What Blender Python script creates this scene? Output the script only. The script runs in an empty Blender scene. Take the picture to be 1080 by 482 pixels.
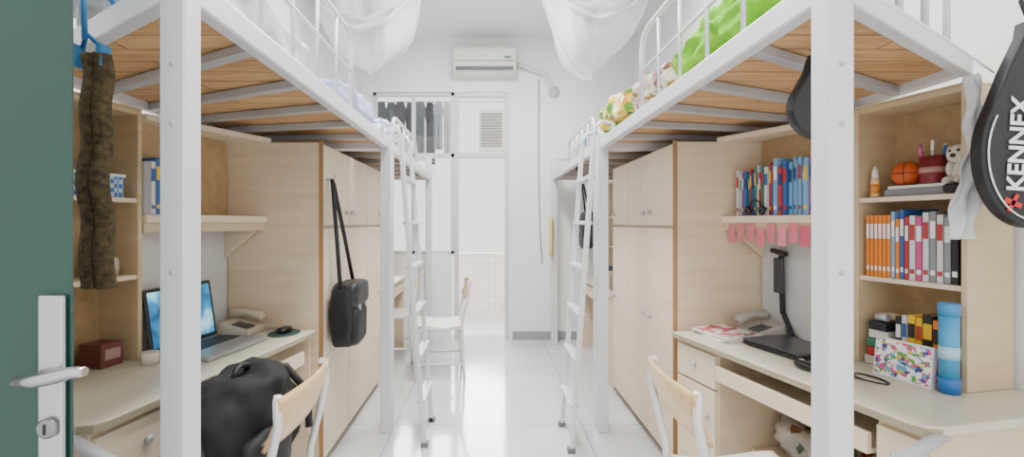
import bpy,bmesh,math,random
from mathutils import Vector,Matrix,noise
random.seed(7)
SC=bpy.context.scene
COL=SC.collection
def lin(h):
    h=h.lstrip('#'); o=[]
    for i in (0,2,4):
        c=int(h[i:i+2],16)/255
        o.append(c/12.92 if c<=.04045 else ((c+.055)/1.055)**2.4)
    return (*o,1)
MATS={}
def mat(h,rough=.5,metal=0,var=.06,scale=9,**k):
    key=(h,rough,metal,var,scale,tuple(sorted(k.items())))
    if key in MATS: return MATS[key]
    m=bpy.data.materials.new("paint_"+h.strip('#')); m.use_nodes=True
    nt=m.node_tree; b=nt.nodes["Principled BSDF"]
    c=lin(h); b.inputs["Roughness"].default_value=rough; b.inputs["Metallic"].default_value=metal
    n=nt.nodes.new("ShaderNodeTexNoise"); n.inputs["Scale"].default_value=scale; n.inputs["Detail"].default_value=3
    tc=nt.nodes.new("ShaderNodeTexCoord"); nt.links.new(tc.outputs["Object"],n.inputs["Vector"])
    mx=nt.nodes.new("ShaderNodeMix"); mx.data_type='RGBA'
    mx.inputs[6].default_value=c; mx.inputs[7].default_value=tuple(v*(1-var*2) for v in c[:3])+(1,)
    nt.links.new(n.outputs["Fac"],mx.inputs[0]); nt.links.new(mx.outputs[2],b.inputs["Base Color"])
    if 'alpha' in k: b.inputs["Alpha"].default_value=k['alpha']
    if 'sub' in k: b.inputs["Subsurface Weight"].default_value=k['sub']
    MATS[key]=m; return m
def ramp(nt,stops,interp='LINEAR'):
    r=nt.nodes.new("ShaderNodeValToRGB"); r.color_ramp.interpolation=interp
    e=r.color_ramp.elements
    while len(e)>1: e.remove(e[-1])
    e[0].position=stops[0][0]; e[0].color=lin(stops[0][1])
    for p,c in stops[1:]:
        q=e.new(p); q.color=lin(c)
    return r
def wood(name,a,b_,sc=(2,30,30),rough=.45):
    m=bpy.data.materials.new(name); m.use_nodes=True; nt=m.node_tree; b=nt.nodes["Principled BSDF"]
    tc=nt.nodes.new("ShaderNodeTexCoord"); mp=nt.nodes.new("ShaderNodeMapping"); mp.inputs["Scale"].default_value=sc
    n=nt.nodes.new("ShaderNodeTexNoise"); n.inputs["Scale"].default_value=1.5; n.inputs["Detail"].default_value=5; n.inputs["Distortion"].default_value=.6
    r=ramp(nt,[(.3,a),(.7,b_)])
    nt.links.new(tc.outputs["Object"],mp.inputs["Vector"]); nt.links.new(mp.outputs[0],n.inputs["Vector"])
    nt.links.new(n.outputs["Fac"],r.inputs[0]); nt.links.new(r.outputs[0],b.inputs["Base Color"]); b.inputs["Roughness"].default_value=rough
    return m
def plankmat():
    m=bpy.data.materials.new("pine_planks"); m.use_nodes=True; nt=m.node_tree; b=nt.nodes["Principled BSDF"]
    tc=nt.nodes.new("ShaderNodeTexCoord")
    br=nt.nodes.new("ShaderNodeTexBrick"); br.inputs["Scale"].default_value=1; br.inputs["Brick Width"].default_value=.9; br.inputs["Row Height"].default_value=.1
    br.inputs["Mortar Size"].default_value=.003; br.inputs["Color1"].default_value=lin('#dfb684'); br.inputs["Color2"].default_value=lin('#cba170'); br.inputs["Mortar"].default_value=lin('#7a5632')
    mp=nt.nodes.new("ShaderNodeMapping"); mp.inputs["Scale"].default_value=(3,45,45)
    n=nt.nodes.new("ShaderNodeTexNoise"); n.inputs["Scale"].default_value=1.2; n.inputs["Detail"].default_value=6; n.inputs["Distortion"].default_value=1.2
    r=ramp(nt,[(.3,'#b98f66'),(.65,'#ffffff')])
    mx=nt.nodes.new("ShaderNodeMix"); mx.data_type='RGBA'; mx.blend_type='MULTIPLY'; mx.inputs[0].default_value=.6
    L=nt.links.new
    L(tc.outputs["Object"],br.inputs["Vector"]); L(tc.outputs["Object"],mp.inputs["Vector"]); L(mp.outputs[0],n.inputs["Vector"]); L(n.outputs["Fac"],r.inputs[0])
    L(br.outputs["Color"],mx.inputs[6]); L(r.outputs[0],mx.inputs[7]); L(mx.outputs[2],b.inputs["Base Color"]); b.inputs["Roughness"].default_value=.5
    return m
def tilemat(name,c1,c2,grout,w,h,rough=.2,mort=.004):
    m=bpy.data.materials.new(name); m.use_nodes=True; nt=m.node_tree; b=nt.nodes["Principled BSDF"]
    tc=nt.nodes.new("ShaderNodeTexCoord"); br=nt.nodes.new("ShaderNodeTexBrick")
    br.offset=0; br.inputs["Scale"].default_value=1; br.inputs["Brick Width"].default_value=w; br.inputs["Row Height"].default_value=h
    br.inputs["Mortar Size"].default_value=mort; br.inputs["Color1"].default_value=lin(c1); br.inputs["Color2"].default_value=lin(c2); br.inputs["Mortar"].default_value=lin(grout)
    n=nt.nodes.new("ShaderNodeTexNoise"); n.inputs["Scale"].default_value=3; r=ramp(nt,[(.3,'#e8e8e8'),(.7,'#ffffff')])
    mx=nt.nodes.new("ShaderNodeMix"); mx.data_type='RGBA'; mx.blend_type='MULTIPLY'; mx.inputs[0].default_value=.6
    L=nt.links.new
    if 'wall' in name:
        mp=nt.nodes.new("ShaderNodeMapping"); mp.inputs["Rotation"].default_value=(math.pi/2,0,0); L(tc.outputs["Object"],mp.inputs["Vector"]); L(mp.outputs[0],br.inputs["Vector"])
    else: L(tc.outputs["Object"],br.inputs["Vector"])
    L(tc.outputs["Object"],n.inputs["Vector"]); L(n.outputs["Fac"],r.inputs[0])
    L(br.outputs["Color"],mx.inputs[6]); L(r.outputs[0],mx.inputs[7]); L(mx.outputs[2],b.inputs["Base Color"]); b.inputs["Roughness"].default_value=rough
    return m
def voromat(name,stops,scale,rough=.7,distort=0):
    m=bpy.data.materials.new(name); m.use_nodes=True; nt=m.node_tree; b=nt.nodes["Principled BSDF"]
    tc=nt.nodes.new("ShaderNodeTexCoord"); v=nt.nodes.new("ShaderNodeTexVoronoi"); v.inputs["Scale"].default_value=scale
    sp=nt.nodes.new("ShaderNodeSeparateColor"); r=ramp(nt,stops,'CONSTANT'); L=nt.links.new
    if distort:
        n=nt.nodes.new("ShaderNodeTexNoise"); n.inputs["Scale"].default_value=scale*.9; n.inputs["Detail"].default_value=3
        a=nt.nodes.new("ShaderNodeVectorMath"); a.operation='MULTIPLY_ADD'; a.inputs[1].default_value=(distort,)*3
        L(tc.outputs["Object"],n.inputs["Vector"]); L(n.outputs["Color"],a.inputs[0]); L(tc.outputs["Object"],a.inputs[2]); L(a.outputs[0],v.inputs["Vector"])
    else: L(tc.outputs["Object"],v.inputs["Vector"])
    L(v.outputs["Color"],sp.inputs[0]); L(sp.outputs[0],r.inputs[0]); L(r.outputs[0],b.inputs["Base Color"]); b.inputs["Roughness"].default_value=rough
    return m
W={}
class G:
    def __init__(s,f=None): s.bm=bmesh.new(); s.f=f; s.mi=0; s.M=Matrix.Identity(4)
    def v(s,p): return s.bm.verts.new(s.M@Vector(p))
    def face(s,vs,smooth=False):
        try: fc=s.bm.faces.new(vs)
        except ValueError: return
        fc.material_index=s.mi; fc.smooth=smooth
    def prism(s,poly,z0,z1):
        b=[s.v((x,y,z0)) for x,y in poly]; t=[s.v((x,y,z1)) for x,y in poly]; n=len(poly)
        s.face(b[::-1]); s.face(t)
        for i in range(n): s.face([b[i],b[(i+1)%n],t[(i+1)%n],t[i]])
        return s
    def box(s,x0,x1,y0,y1,z0,z1): return s.prism([(x0,y0),(x1,y0),(x1,y1),(x0,y1)],z0,z1)
    def bar(s,a,b,w,h):
        a=Vector(a);b=Vector(b);d=(b-a).normalized(); up=Vector((0,0,1))
        if abs(d.z)>.9: up=Vector((0,1,0))
        sd=d.cross(up).normalized(); up=sd.cross(d).normalized()
        r=[]
        for c in (a,b): r.append([s.v(c+sd*i*w/2+up*j*h/2) for i,j in ((-1,-1),(1,-1),(1,1),(-1,1))])
        s.face(r[0][::-1]); s.face(r[1])
        for i in range(4): s.face([r[0][i],r[0][(i+1)%4],r[1][(i+1)%4],r[1][i]])
        return s
    def tube(s,pts,r,seg=8,close=False):
        P=[Vector(p) for p in pts]; n=len(P); R=r if isinstance(r,(list,tuple)) else [r]*n
        rings=[]; nrm=None
        for i in range(n):
            if close: t=P[(i+1)%n]-P[i-1]
            else: t=P[min(i+1,n-1)]-P[max(i-1,0)]
            t.normalize()
            if nrm is None:
                nrm=t.orthogonal().normalized()
            nrm=(nrm-t*nrm.dot(t)); 
            if nrm.length<1e-5: nrm=t.orthogonal()
            nrm.normalize(); bn=t.cross(nrm)
            rings.append([s.v(P[i]+(nrm*math.cos(2*math.pi*k/seg)+bn*math.sin(2*math.pi*k/seg))*R[i]) for k in range(seg)])
        for i in range(n if close else n-1):
            a=rings[i];b=rings[(i+1)%n]
            for k in range(seg): s.face([a[k],a[(k+1)%seg],b[(k+1)%seg],b[k]],True)
        if not close: s.face(rings[0][::-1]); s.face(rings[-1])
        return s
    def lathe(s,prof,c=(0,0,0),seg=24,fold=None,sx=1,sy=1,zf=None):
        rings=[]
        for j,(r,z) in enumerate(prof):
            ring=[]
            for k in range(seg):
                a=2*math.pi*k/seg; rr=r*(fold(a,j/len(prof)) if fold else 1)
                ring.append(s.v((c[0]+sx*rr*math.cos(a),c[1]+sy*rr*math.sin(a),c[2]+z+(zf(a,j/len(prof)) if zf else 0))))
            rings.append(ring)
        for i in range(len(rings)-1):
            a=rings[i];b=rings[i+1]
            for k in range(seg): s.face([a[k],a[(k+1)%seg],b[(k+1)%seg],b[k]],True)
        s.face(rings[0][::-1]); s.face(rings[-1]); return s
    def ball(s,c,r,seg=16,n=10):
        rx,ry,rz=(r,r,r) if not isinstance(r,(tuple,list)) else r
        prof=[(math.sin(math.pi*i/n),-math.cos(math.pi*i/n)) for i in range(1,n)]
        M=s.M; s.M=M@Matrix.Translation(Vector(c))@Matrix.Diagonal((rx,ry,rz,1)); s.lathe(prof,seg=seg); s.M=M; return s
    def blob(s,c,size,amp=.08,seed=0,p=3.5,cuts=10,fr=6,ridge=0):
        b2=bmesh.new(); bmesh.ops.create_cube(b2,size=2); bmesh.ops.subdivide_edges(b2,edges=b2.edges[:],cuts=cuts,use_grid_fill=True)
        mp={}
        for v in b2.verts:
            q=v.co.copy(); l=(abs(q.x)**p+abs(q.y)**p+abs(q.z)**p)**(1/p); q=q/l
            w=Vector((q.x*size[0]/2,q.y*size[1]/2,q.z*size[2]/2))
            nn=noise.noise(w*fr+Vector((seed*7.3,seed,0)))+.4*noise.noise(w*fr*2.6+Vector((seed*3.3,seed,5)))
            w+=q.normalized()*(nn*amp+ridge*math.sin(w.y*34+w.z*22+5*nn+seed))
            mp[v]=s.v(Vector(c)+w)
        for f in b2.faces: s.face([mp[v] for v in f.verts],True)
        b2.free(); return s
    def sheet(s,fn,nu,nv):
        g=[[s.v(fn(i/nu,j/nv)) for j in range(nv+1)] for i in range(nu+1)]
        for i in range(nu):
            for j in range(nv): s.face([g[i][j],g[i+1][j],g[i+1][j+1],g[i][j+1]],True)
        return s
    def done(s,name,mats,parent=None,label=None,cat=None,group=None,kind=None,bevel=0,solid=0,recalc=True):
        if s.f:
            for v in s.bm.verts: v.co=Vector(s.f(v.co))
        if recalc: bmesh.ops.recalc_face_normals(s.bm,faces=s.bm.faces[:])
        xs=[v.co for v in s.bm.verts]
        lo=Vector([min(c[i] for c in xs) for i in range(3)]); hi=Vector([max(c[i] for c in xs) for i in range(3)])
        o=Vector(((lo.x+hi.x)/2,(lo.y+hi.y)/2,lo.z))
        if kind=='structure': o=Vector((0,0,0))
        for v in s.bm.verts: v.co-=o
        me=bpy.data.meshes.new(name); s.bm.to_mesh(me); s.bm.free()
        for m in (mats if isinstance(mats,(list,tuple)) else [mats]): me.materials.append(m)
        ob=bpy.data.objects.new(name,me); COL.objects.link(ob); W[ob.name]=o
        if parent: ob.parent=parent; ob.location=o-W[parent.name]
        else: ob.location=o
        if label: ob["label"]=label
        if cat: ob["category"]=cat
        if group: ob["group"]=group
        if kind: ob["kind"]=kind
        if bevel:
            md=ob.modifiers.new("bevel",'BEVEL'); md.width=bevel; md.segments=2; md.limit_method='ANGLE'; md.angle_limit=.7
        if solid:
            md=ob.modifiers.new("solid",'SOLIDIFY'); md.thickness=solid
        return ob
def thing(name,loc,label,cat,group=None):
    e=bpy.data.objects.new(name,None); e.empty_display_size=.05; COL.objects.link(e); e.location=loc; W[e.name]=Vector(loc)
    e["label"]=label; e["category"]=cat
    if group: e["group"]=group
    return e
def dup(root,loc,rot=0,label=None):
    def cp(o,par):
        n=o.copy(); COL.objects.link(n)
        if par: n.parent=par
        for ch in o.children: cp(ch,n)
        return n
    n=cp(root,None); n.location=loc; n.rotation_euler[2]=rot
    if label: n["label"]=label
    return n
# frames of the two near desks
AR=(.93,2.36);dR=(.208,-.978);nR=(.978,.208)
AL=(-.88,2.39);dL=(-.165,-.986);nL=(-.986,.165)
def FR(p): return (AR[0]+p[0]*dR[0]+p[1]*nR[0],AR[1]+p[0]*dR[1]+p[1]*nR[1],p[2])
def FL(p): return (AL[0]+p[0]*dL[0]+p[1]*nL[0],AL[1]+p[0]*dL[1]+p[1]*nL[1],p[2])
def U0(v,F=None):
    if F is FL: return max(.004,(.1675*v-.028)/.985)
    return max(.006,(.2125*v-.036)/.98)
# materials
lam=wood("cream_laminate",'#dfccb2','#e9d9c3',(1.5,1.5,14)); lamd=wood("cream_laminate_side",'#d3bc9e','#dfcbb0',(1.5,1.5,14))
tan=wood("tan_laminate_shaded",'#a68b64','#ba9e76',(2,12,12)); strip=mat('#a37c55'); desktop=wood("grey_beige_desktop",'#ccc6b0','#d7d2be',(6,6,6),.3)  # tan for interior backs is darkened in its colour to imitate recess shade
casem=wood("bookcase_laminate",'#c9b28d','#d6c19e',(2,2,12))
metal=mat('#dcdee2',.35,.15,.03); metal2=mat('#b9bdc3',.35,.3,.03); chrome=mat('#b9b9bd',.22,.9,.02); black=mat('#17181b',.5); blackp=mat('#101114',.3); white=mat('#f4f4f4',.5,0,.02)
planks=plankmat(); chairwood=wood("chair_plywood",'#d8ae74','#e6c590',(3,20,20),.35)
wallm=mat('#f4f4f4',.8,0,.015,2); wallc=mat('#f0f0f0',.85,0,.015,2)
# ---------- room ----------
LW=[(-1.97,-.6),(-1.50,2.5),(-1.42,5.18)]
RW=[(2.2,-.6),(1.57,2.5),(1.62,5.18)]
H=3.36
G().prism([LW[0],LW[1],LW[2],(-1.54,5.18),(-1.62,2.5),(-2.09,-.6)],0,H).done("wall_left",wallm,kind='structure')
G().prism([RW[0],RW[1],RW[2],(1.74,5.18),(1.69,2.5),(2.32,-.6)],0,H).done("wall_right",wallm,kind='structure')
g=G()
g.box(-1.6,-1.29,5.18,5.38,0,H); g.box(.235,1.8,5.18,5.38,0,H); g.box(-1.29,.235,5.18,5.38,2.76,H); g.box(-1.29,-.42,5.18,5.38,0,.95)
g.done("wall_back",wallm,kind='structure')
G().box(-2.3,2.5,-.6,5.3,-.1,0).done("floor",tilemat("floor_tiles",'#d9dbdd','#dee0e1','#a9adb1',.6,.6,.11,.004),kind='structure')
G().box(-2.3,2.5,-.6,5.38,H,H+.1).done("ceiling",wallc,kind='structure')
G().box(.27,1.6,5.165,5.18,0,.09).done("baseboard_back",mat('#9aa0a4',.4),kind='structure')
G().prism([(1.565,3.2),(1.60,5.165),(1.617,5.165),(1.583,3.2)],0,.09).done("baseboard_right",mat('#9aa0a4',.4),kind='structure')
# window and balcony door frames
frm=mat('#d5dadd',.4)
g=G()
for x0,x1,z0,z1 in ((-1.29,-1.25,.95,2.76),(-.42,-.38,.95,2.76),(-1.29,-.38,2.72,2.76),(-1.29,-.38,2.03,2.08),(-1.29,-.38,.95,.99),(-.86,-.82,.95,2.72)): g.box(x0,x1,5.2,5.26,z0,z1)
wn=g.done("window_1",frm,kind='structure',bevel=.004)
m=bpy.data.materials.new("thin_glass"); m.use_nodes=True; nt=m.node_tree; nt.nodes.clear()
o=nt.nodes.new("ShaderNodeOutputMaterial"); t=nt.nodes.new("ShaderNodeBsdfTransparent"); gl=nt.nodes.new("ShaderNodeBsdfGlossy"); mx=nt.nodes.new("ShaderNodeMixShader"); mx.inputs[0].default_value=.06; gl.inputs[1].default_value=.02
nt.links.new(t.outputs[0],mx.inputs[1]); nt.links.new(gl.outputs[0],mx.inputs[2]); nt.links.new(mx.outputs[0],o.inputs[0]); glass=m
W[wn.name]=Vector((0,0,0))
G().box(-1.25,-.42,5.225,5.23,.99,2.72).done("glass_pane",glass,parent=wn)
g=G()
for x0,x1,z0,z1 in ((-.38,-.33,0,2.76),(.185,.235,0,2.76),(-.33,.185,2.71,2.76),(-.33,.185,2.03,2.09)): g.box(x0,x1,5.19,5.27,z0,z1)
g.done("door_2",frm,kind='structure',bevel=.004)
# balcony
G().box(-2.3,1.2,5.38,7.1,-.1,-.005).done("trim_1",tilemat("balcony_tiles",'#efebe7','#ece8e4','#dcd7d2',.3,.3,.4),kind='structure')
G().box(-2.3,1.2,6.9,7.05,-.005,.85).done("trim_2",tilemat("balcony_wall_tiles",'#f5ece4','#f6eee7','#e0d2c7',.1,.1,.4,.005),kind='structure')
G().box(.27,.5,6.9,7.1,-.005,3.5).done("trim_3",wallm,kind='structure')
e=thing("outdoor_air_conditioner_unit",(.06,6.98,2.35),"white outdoor air conditioner unit with slatted grille on balcony column","air conditioner")
G().box(-.14,.268,6.85,7.1,2.37,2.98).done("casing",mat('#e3dfd8'),parent=e,bevel=.01)
g=G()
for i in range(12): g.box(-.11,.2,6.835,6.85,2.42+i*.043,2.44+i*.043)
g.done("grille",mat('#8e8c88'),parent=e)
# laundry outside
G().tube([(-1.9,5.95,2.85),(.3,5.95,2.85)],.012).done("clothes_rail",metal2,label="thin grey metal laundry rail across the balcony",cat="rail")
cl=[(-1.37,.15,'#30343b',.86),(-1.245,.15,'#454952',.74),(-1.12,.15,'#26292f',.84),(-.995,.15,'#383c44',.9),(-.87,.15,'#4f545c',.72),(-.75,.13,'#2c3037',.8),(-.64,.12,'#8a8f96',.62),(-.53,.11,'#c4c0ba',.66)]
for i,(x,w,c,h) in enumerate(cl):
    g=G()
    yy=5.95+(.05 if i%2 else -.05)
    def fn(u,v,x=x,w=w,h=h,i=i,yy=yy):
        ww=w*(1.0 if v<.3 else .84)*(.55+.45*min(1,v*8))
        return (x+(u-.5)*ww,5.95+(yy-5.95)*min(1,v*10)+.02*math.sin(u*14+i)*v,2.85-v*h)
    g.sheet(fn,14,16).done("hanging_garment",mat(c,.9,0,.15,20),label=f"{'dark' if i<6 else 'pale'} garment hung on balcony laundry rail to dry",cat="clothing",group="laundry on the balcony rail",solid=.01)
# ---------- air conditioner ----------
e=thing("wall_air_conditioner",(-.04,5.08,2.9),"white split air conditioner mounted high on end wall","air conditioner")
g=G(); prof=[(5.18,2.9),(5.06,2.9),(4.99,2.94),(4.96,3.02),(4.96,3.16),(4.99,3.2),(5.18,3.2)]
a=[g.v((-.38,y,z)) for y,z in prof]; b=[g.v((.3,y,z)) for y,z in prof]
g.face(a); g.face(b[::-1])
for i in range(7): g.face([a[i],a[(i+1)%7],b[(i+1)%7],b[i]])
g.done("body",mat('#e0dfd8',.35),parent=e,bevel=.012)
G().box(-.35,.27,4.968,4.99,2.94,2.975).done("louver",mat('#56585c'),parent=e)
G().box(-.36,.28,4.952,4.958,3.03,3.037).done("panel_seam",mat('#808182'),parent=e)
G().box(.17,.24,4.95,4.957,3.06,3.08).done("indicator_light",mat('#57805c',.4),parent=e)
G().tube([(.3,5.13,3.05),(.42,5.13,3.02),(.5,5.13,2.98),(.62,5.13,2.95),(.70,5.13,2.82),(.72,5.16,2.78)],.024,10).done("air_conditioner_pipe",mat('#dcdcdc'),label="white wrapped pipe from air conditioner along wall",cat="pipe")
G().ball((.73,5.16,2.75),(.06,.03,.06)).done("junction_box",mat('#c0c1c2'),label="round white pipe cover on end wall",cat="pipe cover")
G().tube([(.56,5.165,2.9),(.565,5.165,2.4),(.56,5.165,1.8),(.575,5.165,1.2),(.6,5.165,.85)],.006,6).done("wall_cable",mat('#8f9296'),label="thin grey cable running down the end wall",cat="cable")
# mosquito nets
netm=mat('#f2f2f3',.9,0,.05,10,alpha=.62); netm.name="net_white"
def net(x,y,lab,s):
    e=thing("mosquito_net",(x,y,2.62),lab,"mosquito net")
    def fold(a,t):
        n=noise.noise(Vector((math.cos(a)*1.6,math.sin(a)*1.6,t*1.2+s*9)))
        return 1+.34*n+(.035*math.sin(9*a+6*n+t*3+s)+.02*math.sin(21*a+t*9+s))*min(1,t*2)
    def zf(a,t): return .10*math.sin(a+s)*(1-t)+.05*noise.noise(Vector((math.cos(a)*2,math.sin(a)*2,s+3)))*(1-t)
    pr=[(.01,.02),(.07,.02),(.13,.04),(.19,.075),(.24,.12),(.28,.17),(.31,.23),(.34,.30),(.36,.38),(.38,.46),(.40,.54),(.42,.62),(.43,.70),(.44,.745)]
    G().lathe(pr,(x,y,2.615),160,fold,1.0,1.25,zf).done("net_folds",netm,parent=e)
    def sw(k): 
        t=k/20; return (x-.40+.8*t,y-.42,3.16-.30*math.sin(math.pi*t)**.8+(.1*t if s else -.1*t))
    g=G(); g.sheet(lambda u,v:(sw(u*20)[0],y-.43-.04*math.sin(v*9),sw(u*20)[2]+.10*(v-.5)+.012*math.sin(u*22+v*6)),40,8)
    g.done("net_swag",netm,parent=e,solid=.004)
net(-.98,3.95,"white mosquito net bundled and hung from ceiling over bed",0)
net(.90,4.0,"white gathered mosquito net hanging from ceiling above quilts",2)
# ---------- beds ----------
def bed(sx,xi,xo,y0,y1,near,lab):
    e=thing("loft_bed",(sx*(xi+xo)/2,(y0+y1)/2,0),lab,"bed")
    X=lambda x:sx*x
    k=.5 if near else 0
    def yo(t): return y0+(y1-y0)*t+k*(1-t)
    posts=[(xi,y0,2.45 if near else 1.82,.054 if near else .06),(xi,y1,1.84 if near else 2.0,.066),(xo-.03,y1-.02,1.82,.048)]
    if not near: posts.append((xo-.03,y0+.05,1.8,.048))
    for x,y,h,PW in posts:
        g=G(); g.box(X(x)-PW/2,X(x)+PW/2,y-PW/2,y+PW/2,0,h)
        p=g.done("post",metal,parent=e,bevel=.006)
        if near and y==y0:
            for z in (1.2,1.62,1.5): G().ball((X(x),y-PW/2,z),(.006,.004,.006),10,6).done("bolt",metal2,parent=p)
    g=G(); g.box(*sorted((X(xi-.02),X(xi+.02))),y0,y1,1.76,1.825); g.done("side_rail",metal,parent=e,bevel=.006)
    g=G(); g.bar((X(xo-.02),yo(0),1.79),(X(xo-.02),y1,1.79),.03,.05); g.done("side_rail",metal,parent=e,bevel=.004)
    g=G(); g.bar((X(xi),y0,1.79),(X(xo-.02),yo(0),1.79),.035,.06); g.done("end_rail",metal,parent=e,bevel=.005)
    g=G(); g.bar((X(xi),y1,1.79),(X(xo-.02),y1,1.79),.035,.06); g.done("end_rail",metal,parent=e,bevel=.005)
    n=6
    for i in range(1,n):
        t=i/n; g=G(); g.bar((X(xi+.02),y0+(y1-y0)*t,1.78),(X(xo-.03),yo(t),1.78),.032,.03); g.done("cross_bar",metal2,parent=e,bevel=.003)
    g=G(); g.prism([(X(xi+.02),y0+.02),(X(xo-.03),yo(0)+.02),(X(xo-.03),y1-.02),(X(xi+.02),y1-.02)],1.797,1.812); g.done("bed_board",planks,parent=e)
    g=G(); g.prism([(X(xi+.04),y0+.05),(X(xo-.05),yo(0)+.05),(X(xo-.05),y1-.05),(X(xi+.04),y1-.05)],1.814,1.86); g.done("mattress",mat('#e8e9ee',.9),parent=e,bevel=.015)
    g0=y0+.12; g1=y1-(.75 if near else .9); z1=2.17 if near else 2.02
    g=G(); g.tube([(X(xi),g0,1.83),(X(xi),g0,z1-.08),(X(xi),g0+.03,z1-.02),(X(xi),g0+.1,z1),(X(xi),g1-.1,z1),(X(xi),g1-.03,z1-.02),(X(xi),g1,z1-.08),(X(xi),g1,1.83)],.012,10)
    nb=5
    for i in range(1,nb): 
        y=g0+(g1-g0)*i/nb; g.tube([(X(xi),y,1.83),(X(xi),y,z1)],.007,8)
    if near: g.tube([(X(xi),g0,2.0),(X(xi),g1,2.0)],.007,8)
    g.done("guard_rail",metal,parent=e)
    if near:
        g=G(); g.tube([(X(xi),y0,2.35),(X(xo-.02),yo(0),2.35)],.015,10)
        for i in range(1,5):
            t=i/5; q=(X(xi+(xo-.02-xi)*t),y0+(yo(0)-y0)*t); g.tube([(*q,1.82),(*q,2.35)],.009,8)
        g.done("head_frame",metal,parent=e)
        g=G(); g.tube([(X(xi),y0-.0,.72),(X(xo-.0),y0+.47,.72)],.016,10); g.done("lower_end_rail",metal2,parent=e)
    else:
        g=G(); g.tube([(X(xi),y1,1.98),(X(xo-.04),y1,1.98)],.012,8)
        for i in range(1,5): q=X(xi+(xo-.04-xi)*i/5); g.tube([(q,y1,1.82),(q,y1,1.98)],.008,8)
        g.done("head_frame",metal,parent=e)
    return e
bed(-1,.635,1.44,.96,2.90,True,"white steel loft bed with pine board base over study desk")
bed(1,.71,1.52,.96,2.90,True,"white steel loft bed with pine boards and quilts on top")
bed(-1,.64,1.415,2.985,5.0,False,"white steel loft bed beside window over second desk")
bed(1,.71,1.55,2.985,5.0,False,"white steel loft bed near end wall with hanging net")
# ladders
def ladder(sx,xb,xt,ya,yb,lab):
    e=thing("bed_ladder",(sx*xb,(ya+yb)/2,0),lab,"ladder")
    Z=1.79
    for y in (ya,yb):
        G().bar((sx*xb,y,.0),(sx*xt,y,Z),.026,.036).done("stile",metal,parent=e,bevel=.004)
        G().tube([(sx*xt,y,Z-.02),(sx*(xt+.01),y,Z+.05),(sx*(xt+.04),y,Z+.085),(sx*(xt+.10),y,Z+.075),(sx*(xt+.125),y,Z+.02)],.011,8).done("hook",metal,parent=e)
        G().box(sx*xb-.022,sx*xb+.022,y-.018,y+.018,0,.03).done("foot",mat('#77797c'),parent=e)
    for i in range(6):
        z=.26+i*.26; x=sx*(xb+(xt-xb)*z/Z)
        G().box(x-.025,x+.025,ya,yb,z-.011,z+.011).done("rung",metal,parent=e,bevel=.003)
ladder(1,.47,.60,2.63,2.97,"white metal ladder leaning against loft bed rail")
ladder(-1,.37,.51,2.70,3.04,"white metal ladder hooked onto the loft bed rail")
# ---------- wardrobes ----------
def wardrobe(sx,xf,xb,y0,y1,lab):
    e=thing("wardrobe",(sx*(xf+xb)/2,(y0+y1)/2,0),lab,"wardrobe")
    X=lambda a,b:sorted((sx*a,sx*b))
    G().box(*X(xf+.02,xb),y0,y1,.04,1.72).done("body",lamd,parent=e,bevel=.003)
    G().box(*X(xf+.0,xf+.02),y0-.004,y0+.006,.04,1.725).done("edge_strip",strip,parent=e)
    G().box(*X(xf+.04,xb),y0+.02,y1,0,.04).done("plinth",mat('#8d7f6c'),parent=e)
    n=3; w=(y1-y0)/n
    for i in range(n):
        for z0,z1 in ((.06,1.27),(1.285,1.71)):
            a=y0+.008+i*w; b=a+w-.008
            d=G().box(*X(xf,xf+.018),a,b,z0,z1).done("door",lam,parent=e,bevel=.003)
            hy=b-.05 if i!=1 else a+.05; hz=.75 if z0<1 else 1.36
            G().ball((sx*(xf-.012),hy,hz),(.014,.014,.014),10,8).tube([(sx*xf,hy,hz),(sx*(xf-.01),hy,hz)],.006).done("handle",metal2,parent=d)
    return e
wardrobe(-1,.86,1.36,2.42,3.72,"cream laminate wardrobe under loft bed beside black shoulder bag")
wardrobe(1,.955,1.46,2.40,3.56,"cream laminate wardrobe with brown edging beside desk with books")
# ---------- near desks ----------
def desk(F,lab,right):
    e=thing("study_desk",F((.55,.3,0)),lab,"desk")
    G(F).prism([(.006,0),(1.10,0),(1.135,.015),(1.15,.05),(1.15,.62),(U0(.62,F),.62),(.006,.18)],.722,.75).done("tabletop",desktop,parent=e,bevel=.006)
    G(F).prism([(.006,-.002),(1.10,-.002),(1.137,.013),(1.152,.05),(1.148,.05),(1.134,.018),(1.10,.002),(.006,.002)],.724,.745).done("edge_strip",mat('#a59b82'),parent=e)
    peds=((.01,.30),(.99,1.13)) if right else ((.80,1.13),)
    for a,b in peds:
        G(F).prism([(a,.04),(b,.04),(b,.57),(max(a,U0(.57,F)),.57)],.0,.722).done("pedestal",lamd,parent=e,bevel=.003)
        d=G(F).box(a+.008,b-.008,.022,.04,.55,.70).done("drawer",lam,parent=e,bevel=.003)
        G(F).ball(((a+b)/2,.012,.63),(.014,.012,.014),10,8).done("knob",metal2,parent=d)
        d=G(F).box(a+.008,b-.008,.022,.04,.04,.54).done("cabinet_door",lam,parent=e,bevel=.003)
        G(F).ball((b-.05,.012,.42),(.013,.012,.013),10,8).done("knob",metal2,parent=d)
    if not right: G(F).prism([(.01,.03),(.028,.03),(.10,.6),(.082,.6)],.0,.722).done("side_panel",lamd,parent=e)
    a,b=(.31,.98) if right else (.10,.79)
    G(F).box(a,b,.03,.42,.60,.615).box(a,b,.01,.03,.60,.665).done("keyboard_tray",lam,parent=e,bevel=.003)
    G(F).box(a,b,.2,.57,.26,.28).done("lower_shelf",lamd,parent=e)
    G(F).box(a,b,.58,.6,.0,.722).done("back_panel",tan,parent=e)
desk(FR,"beige-topped study desk with drawers and keyboard tray holding laptop",True)
desk(FL,"beige-topped study desk with pullout tray holding open laptop",False)
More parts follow.
